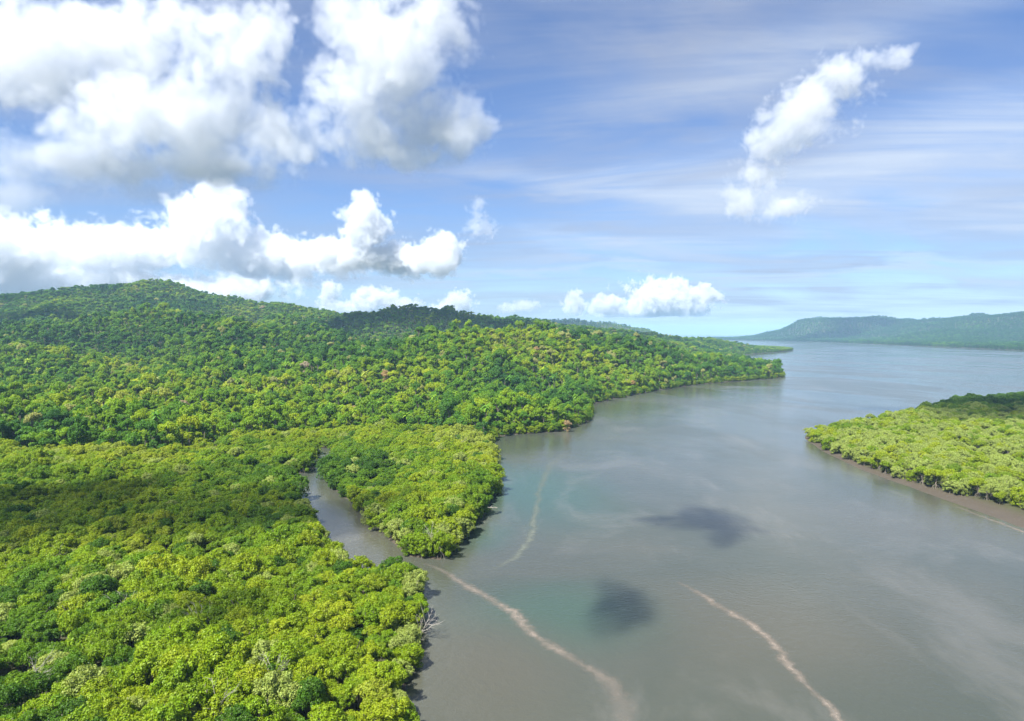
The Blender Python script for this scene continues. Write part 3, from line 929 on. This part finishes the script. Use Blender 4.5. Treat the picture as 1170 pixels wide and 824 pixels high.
# ------------------------------------------------------------------ foam lines drifting on the water
def foam_material(name, lo, hi):
    m, g, out = new_mat(name)
    at = g.node('ShaderNodeAttribute', attribute_name='across')
    ac = E(g, at.outputs['Fac'])
    al = E(g, g.node('ShaderNodeAttribute', attribute_name='along').outputs['Fac'])
    pos = E(g, g.node('ShaderNodeNewGeometry').outputs['Position'])
    fx, fy, fz = g.xyz(pos)
    n1 = g.noise(g.vec(fx, fy, 0.0), 0.55, 7.0, 0.70, 2.0, 0.7)
    n2 = g.noise(g.vec(fx, fy, 5.0), 2.6, 5.0, 0.6, 2.0, 0.3)
    mask = 1.0 - g.m('ABSOLUTE', ac) * 1.35
    a_ = g.ss(mask * 0.85 + (n1 - 0.5) * 1.5 + (n2 - 0.5) * 0.35, 0.10, 1.05) * 0.80 * g.ss(g.m('ABSOLUTE', ac), 1.0, 0.6) * al * (0.50 + 0.50 * g.ss(g.noise(g.vec(fx, fy, 8.0), 0.16, 4.0, 0.65), 0.36, 0.56))
    b = g.node('ShaderNodeBsdfDiffuse')
    g.put(b.inputs['Color'], g.mix(n2, lo, hi))
    tr = g.node('ShaderNodeBsdfTransparent')
    mx = g.node('ShaderNodeMixShader'); g.put(mx.inputs[0], a_)
    g.nt.links.new(tr.outputs[0], mx.inputs[1]); g.nt.links.new(b.outputs[0], mx.inputs[2])
    g.nt.links.new(mx.outputs[0], out.inputs['Surface'])
    return m
m_foam = foam_material('drifting_foam', (0.160, 0.138, 0.116), (0.205, 0.180, 0.154))
m_foam_pale = foam_material('thin_pale_foam', (0.10, 0.12, 0.10), (0.17, 0.185, 0.16))


def foam(pts, label, strength=1.0, mat=None):
    """pts: photo x, photo y, half width in metres, density"""
    P = []
    for a, b_ in zip(pts, pts[1:]):
        for t in np.linspace(0, 1, 14)[:-1]:
            P.append([a[i] + (b_[i] - a[i]) * t for i in range(4)])
    P.append(list(pts[-1]))
    xy = np.array([ground(p[0], p[1]) for p in P]); w = np.array([p[2] for p in P]); dn = np.array([p[3] for p in P])
    for _ in range(6): xy[1:-1] = (xy[:-2] + xy[1:-1] * 2 + xy[2:]) / 4
    s = np.cumsum(np.r_[0, np.hypot(*np.diff(xy, axis=0).T)])
    xy = xy + np.stack([fbm(s, s * 0 + 3.0, 6.0, 3) - .5, fbm(s, s * 0 + 9.0, 6.0, 3) - .5], 1) * 3.0
    tn = np.gradient(xy, axis=0); tn /= np.linalg.norm(tn, axis=1)[:, None]
    nm = np.stack([-tn[:, 1], tn[:, 0]], 1)
    ws = 1.4 * w * (0.45 + 1.15 * fbm(s, s * 0 + 31.0, 9.0, 3))
    A = np.linspace(-1, 1, 7)
    V = np.concatenate([np.c_[xy + nm * (ws * a)[:, None], np.full(len(xy), 0.012)] for a in A])
    n = len(xy)
    Fc = [(j * n + i, j * n + i + 1, (j + 1) * n + i + 1, (j + 1) * n + i) for j in range(6) for i in range(n - 1)]
    me = quad_mesh('foam_line', V, np.array(Fc)[:, ::-1])
    at = me.attributes.new('across', 'FLOAT', 'POINT'); at.data.foreach_set('value', np.repeat(A, n).astype(np.float32))
    at = me.attributes.new('along', 'FLOAT', 'POINT'); at.data.foreach_set('value', np.tile(dn * strength, 7).astype(np.float32))
    o = link('foam_line', me, mat or m_foam)
    return tag(o, label, 'foam line', 'foam lines on the river')


foam([(488, 643, 1.2, 0.15), (525, 664, 2.2, 0.8), (556, 683, 2.6, 1), (586, 700, 2.8, 1), (612, 726, 2.6, 1), (634, 743, 2.4, 0.9), (655, 752, 2.6, 0.5), (683, 768, 3.6, 0.6), (703, 792, 3.6, 0.45), (722, 826, 3.2, 0.3), (735, 850, 3, 0.2)],
     'pinkish foam line trailing from the creek mouth towards the bottom of the photo')
foam([(776, 664, 1.2, 0.3), (800, 680, 1.9, 0.9), (826, 695, 2.2, 1), (852, 710, 2.2, 1), (878, 730, 2.0, 1), (898, 756, 1.8, 1), (925, 785, 1.6, 1), (945, 806, 1.5, 1), (962, 826, 1.5, 1), (990, 860, 1.5, 0.8)],
     'sharp buff foam line alone in the open water, running off the bottom edge')
foam([(566, 650, 1.6, 0.1), (592, 634, 2.0, 0.45), (607, 612, 2.4, 0.5), (611, 590, 2.2, 0.35), (616, 560, 2.6, 0.3), (626, 535, 3.2, 0.25), (645, 518, 3.5, 0.1)],
     'faint pale foam line curving through the green patch below the bay', 2.0, m_foam_pale)
foam([(1080, 574, 1.0, 0.2), (1105, 584, 1.3, 0.7), (1135, 595, 1.5, 0.9), (1172, 609, 1.6, 1), (1200, 620, 1.6, 0.9)],
     'thin foam line along the muddy shore of the far spit')

# ------------------------------------------------------------------ clouds passing overhead: their shade falls on forest and river
m_pass = bpy.data.materials.new('passing_cloud_mist'); m_pass.use_nodes = True
g = Graph(m_pass.node_tree)
v = g.node('ShaderNodeVolumePrincipled'); v.inputs['Color'].default_value = (0.999, 0.999, 0.999, 1); v.inputs['Density'].default_value = 0.060
o_ = g.node('ShaderNodeOutputMaterial'); g.nt.links.new(v.outputs[0], o_.inputs['Volume'])
pv, pf = [], []
def passing(tx, ty, rx, ry, H, thick, seed, turn=0.0):
    """a cloud at height H whose shade falls round (tx, ty)"""
    k = H / math.tan(SUN_EL)
    X, Y = tx + math.sin(SUN_AZ) * k, ty + math.cos(SUN_AZ) * k
    bm = bmesh.new(); bmesh.ops.create_icosphere(bm, subdivisions=5, radius=1.0)
    b0 = len(pv)
    cs, sn = math.cos(turn), math.sin(turn)
    for vt in bm.verts:
        d = vt.co
        r = 0.72 + 0.55 * mnoise.fractal(Vector((d.x * 1.5 + seed * 7.1, d.y * 1.5, d.z * 0.8)), 0.8, 2.1, 5) + 0.25 * mnoise.noise(Vector((d.x * 1.1, d.y * 1.1 + seed, 2.0)))
        r = max(r, 0.25)
        x, y = d.x * r * rx, d.y * r * ry
        pv.append((X + x * cs - y * sn, Y + x * sn + y * cs, H + d.z * r * thick))
    for f in bm.faces: pf.append([b0 + q.index for q in f.verts])
    bm.free()
passing(-158, 262, 104, 84, 470, 14, 1, 0.35)
passing(520, 618, 200, 125, 560, 22, 2)
passing(-1000, 1640, 420, 130, 1000, 26, 3)
passing(-250, 1770, 330, 150, 1250, 26, 4)
passing(330, 2300, 330, 220, 1800, 26, 5)
passing(*ground(818, 600), 17, 30, 430, 15, 6)
passing(*ground(772, 596), 15, 12, 430, 12, 11)
passing(*ground(713, 688), 7, 26, 430, 15, 7)
passing(*ground(290, 690, 9), 18, 16, 440, 9, 9)
passing(180, 1330, 90, 60, 800, 14, 10)
me = bpy.data.meshes.new('passing_clouds'); me.from_pydata(pv, [], pf); me.update()
o = link('passing_clouds', me, m_pass)
tag(o, kind='stuff')
# ------------------------------------------------------------------ clouds: voxel volumes lit by the sun
ANISO = 0.1
def cloud_material(name, dens, ALB=0.86):
    m = bpy.data.materials.new(name)
    m.use_nodes = True
    g = Graph(m.node_tree)
    v = g.node('ShaderNodeVolumePrincipled')
    v.inputs['Color'].default_value = (ALB - 0.055, ALB - 0.03, ALB, 1)
    v.inputs['Density'].default_value = dens
    v.inputs['Density Attribute'].default_value = 'density'
    v.inputs['Anisotropy'].default_value = ANISO
    o = g.node('ShaderNodeOutputMaterial')
    g.nt.links.new(v.outputs[0], o.inputs['Volume'])
    return m




def cloud(name, blobs, voxel, dens, scale, rough, soft, amp, label, base_z=None, base_soft=60.0, depth=0.8, warp=0.35, flat=1.0, alb=0.82):
    """blobs: (x, y, z, rx, ry, rz) in metres. The density is a rounded heap of ellipsoids broken up by noise of size `scale` metres."""
    cx = sum(b[0] for b in blobs) / len(blobs); cyy = sum(b[1] for b in blobs) / len(blobs); cz = sum(b[2] for b in blobs) / len(blobs)
    lo = [min(b[i] - b[i + 3] * 1.25 for b in blobs) for i in range(3)]
    hi = [max(b[i] + b[i + 3] * 1.25 for b in blobs) for i in range(3)]
    if base_z is not None: lo[2] = max(lo[2], base_z - base_soft * 1.5)
    o = bpy.data.objects.new(name, bpy.data.volumes.new(name))
    col.objects.link(o)
    o.location = (cx, cyy, cz)
    nt = bpy.data.node_groups.new(name + "_volume", 'GeometryNodeTree')
    nt.is_modifier = True
    nt.interface.new_socket("Geometry", in_out='INPUT', socket_type='NodeSocketGeometry')
    nt.interface.new_socket("Geometry", in_out='OUTPUT', socket_type='NodeSocketGeometry')
    g = Graph(nt)
    gi, go = g.node('NodeGroupInput'), g.node('NodeGroupOutput')
    P = E(g, g.node('GeometryNodeInputPosition').outputs[0])
    seed = random.uniform(0, 50)
    x, y, z = g.xyz(P)
    wn = g.node('ShaderNodeTexNoise', noise_dimensions='3D')
    g.put(wn.inputs['Vector'], g.vec(x + seed * 900.0, y, z))
    wn.inputs['Scale'].default_value = 1.0 / (scale * 1.6); wn.inputs['Detail'].default_value = 2.0
    wr, wg, wb = g.xyz(E(g, wn.outputs['Color']))
    ws = scale * warp * 2.0
    X, Y, Z = x + (wr - 0.5) * ws, y + (wg - 0.5) * ws, z + (wb - 0.5) * ws
    f = None
    for b in blobs:
        p, q, r = (X - (b[0] - cx)) / b[3], (Y - (b[1] - cyy)) / b[4], (Z - (b[2] - cz)) / b[5]
        d = 1.0 - g.m('SQRT', p * p + q * q + r * r)
        f = d if f is None else g.m('SMOOTH_MAX', f, d, 0.12)
    Q = g.vec(X + seed * 500.0, Y, Z * flat)
    n1 = g.noise(Q, 1.0 / scale, 7.0, rough)
    # billows: ridged noise turned inside out gives round heads with sharp creases
    n2 = 1.0 - g.m('ABSOLUTE', g.noise(Q, 1.0 / (scale * 0.62), 2.0, 0.5) - 0.5) * 5.0
    n3 = 1.0 - g.m('ABSOLUTE', g.noise(Q, 1.0 / (scale * 0.24), 2.0, 0.5) - 0.5) * 5.0
    D = f + (n1 - 0.5) * amp * 1.7 - n2 * amp * 0.42 - n3 * amp * 0.26 + amp * 0.14
    den = g.ss(D, 0.0, soft)
    if base_z is not None:
        den = den * g.ss(z + (n1 - 0.5) * base_soft * 2.0, base_z - cz - base_soft, base_z - cz + base_soft)
    vc = g.node('GeometryNodeVolumeCube')
    g.put(vc.inputs['Density'], den)
    vc.inputs['Background'].default_value = 0.0
    vc.inputs['Min'].default_value = (lo[0] - cx, lo[1] - cyy, lo[2] - cz)
    vc.inputs['Max'].default_value = (hi[0] - cx, hi[1] - cyy, hi[2] - cz)
    for k, i in (('X', 0), ('Y', 1), ('Z', 2)):
        vc.inputs['Resolution ' + k].default_value = max(8, int((hi[i] - lo[i]) / voxel))
    sm = g.node('GeometryNodeSetMaterial')
    sm.inputs['Material'].default_value = cloud_material(name + "_mist", dens, alb)
    nt.links.new(vc.outputs[0], sm.inputs[0])
    nt.links.new(sm.outputs[0], go.inputs[0])
    md = o.modifiers.new("volume", 'NODES')
    md.node_group = nt
    tag(o, label, 'cloud', 'clouds')
    return o


def seen(px, py, Y):
    """The point at depth Y seen at a point of the photograph."""
    d = ray(px, py)
    t = Y / d.y
    return d.x * t, Y, CH + d.z * t


def heap(spec, Y, depth=0.8):
    """blobs given by where the photograph shows them: centre and half sizes"""
    out = []
    for k, (px, py, rx, ry) in enumerate(spec):
        x, y, z = seen(px, py, Y)
        s = Y / F
        out.append((x, y + random.uniform(-0.3, 0.3) * rx * s, z, rx * s, (rx + ry) * 0.5 * s * depth, ry * s))
    return out


random.seed(5)
cloud('cloud', heap([(20, 60, 150, 80), (120, 35, 170, 60), (255, 60, 95, 80), (215, 120, 130, 80), (290, 45, 65, 60), (310, 150, 85, 50), (-60, 90, 120, 110), (150, 130, 120, 60), (190, 175, 150, 30)], 4000.0),
      9.0, 0.0055, 400.0, 0.64, 0.42, 0.88, 'huge bright cumulus cloud filling the upper corner above the hills', alb=0.855)
cloud('cloud', heap([(40, 172, 160, 46), (-60, 165, 120, 55), (110, 200, 150, 34), (260, 204, 110, 24), (-20, 225, 110, 28), (180, 215, 90, 22)], 4450.0),
      14.0, 0.0034, 460.0, 0.62, 0.8, 0.85, 'grey blue ragged cloud base hanging under the huge white cloud', alb=0.86)
cloud('cloud', heap([(450, 70, 95, 90), (400, 105, 70, 80), (480, 130, 95, 75), (530, 160, 55, 45), (500, 35, 55, 80), (430, 155, 105, 45), (390, 30, 50, 50), (470, 180, 90, 20)], 4000.0),
      9.0, 0.0055, 360.0, 0.64, 0.42, 0.92, 'tall bright cumulus cloud with ragged top beside the huge one', alb=0.855)
cloud('cloud', heap([(10, 285, 130, 46), (120, 285, 120, 34), (235, 265, 68, 50), (255, 235, 44, 32), (290, 290, 95, 38), (370, 292, 75, 30), (-60, 270, 90, 50), (60, 325, 200, 30), (250, 332, 120, 18)], 9000.0),
      19.0, 0.0060, 460.0, 0.62, 0.18, 0.85, 'long white cumulus bank lying low over the hill ridge', alb=0.92)
cloud('cloud', heap([(418, 262, 36, 40), (415, 240, 28, 28), (400, 290, 70, 26), (460, 295, 60, 26), (500, 290, 38, 28), (492, 300, 48, 20)], 8000.0),
      16.0, 0.010, 360.0, 0.62, 0.15, 0.85, 'white cumulus tower with a rounded head at the end of the low bank', alb=0.87)
cloud('cloud', heap([(430, 345, 36, 20), (460, 350, 32, 14), (378, 338, 18, 20), (400, 352, 42, 12)], 12000.0),
      20.0, 0.009, 330.0, 0.62, 0.14, 0.95, 'small white cumulus cloud peeping over the dark wooded ridge')
cloud('cloud', heap([(523, 348, 28, 18), (515, 354, 36, 10)], 12000.0),
      20.0, 0.009, 300.0, 0.62, 0.14, 0.95, 'little pointed white cloud just above the ridge')
cloud('cloud', heap([(545, 243, 16, 24), (552, 258, 26, 22)], 8000.0),
      15.0, 0.004, 240.0, 0.64, 0.4, 1.1, 'small lone wisp of white cloud in the blue gap')
fb = seen(740, 361, 14000.0)[2]
cloud('cloud', heap([(655, 347, 20, 18), (695, 348, 25, 19), (745, 340, 40, 26), (765, 345, 52, 22), (810, 338, 22, 15), (770, 330, 30, 17), (740, 356, 90, 10)], 14000.0),
      21.0, 0.009, 400.0, 0.62, 0.13, 0.95, 'white cumulus cluster low above the horizon behind the headland', base_z=fb)
cloud('cloud', heap([(600, 350, 24, 9), (580, 353, 16, 8)], 14000.0),
      24.0, 0.005, 260.0, 0.62, 0.2, 1.0, 'tiny flat white cloud above the distant blue hill')
cloud('cloud', heap([(1032, 55, 26, 9), (1005, 72, 46, 17), (960, 92, 54, 38), (915, 125, 56, 46), (935, 110, 50, 40), (900, 145, 50, 44), (885, 160, 44, 42), (865, 195, 38, 36), (850, 226, 26, 28), (890, 235, 50, 22)], 5000.0),
      9.0, 0.0062, 280.0, 0.66, 0.42, 1.0, 'slanting torn white cloud standing alone over the river')
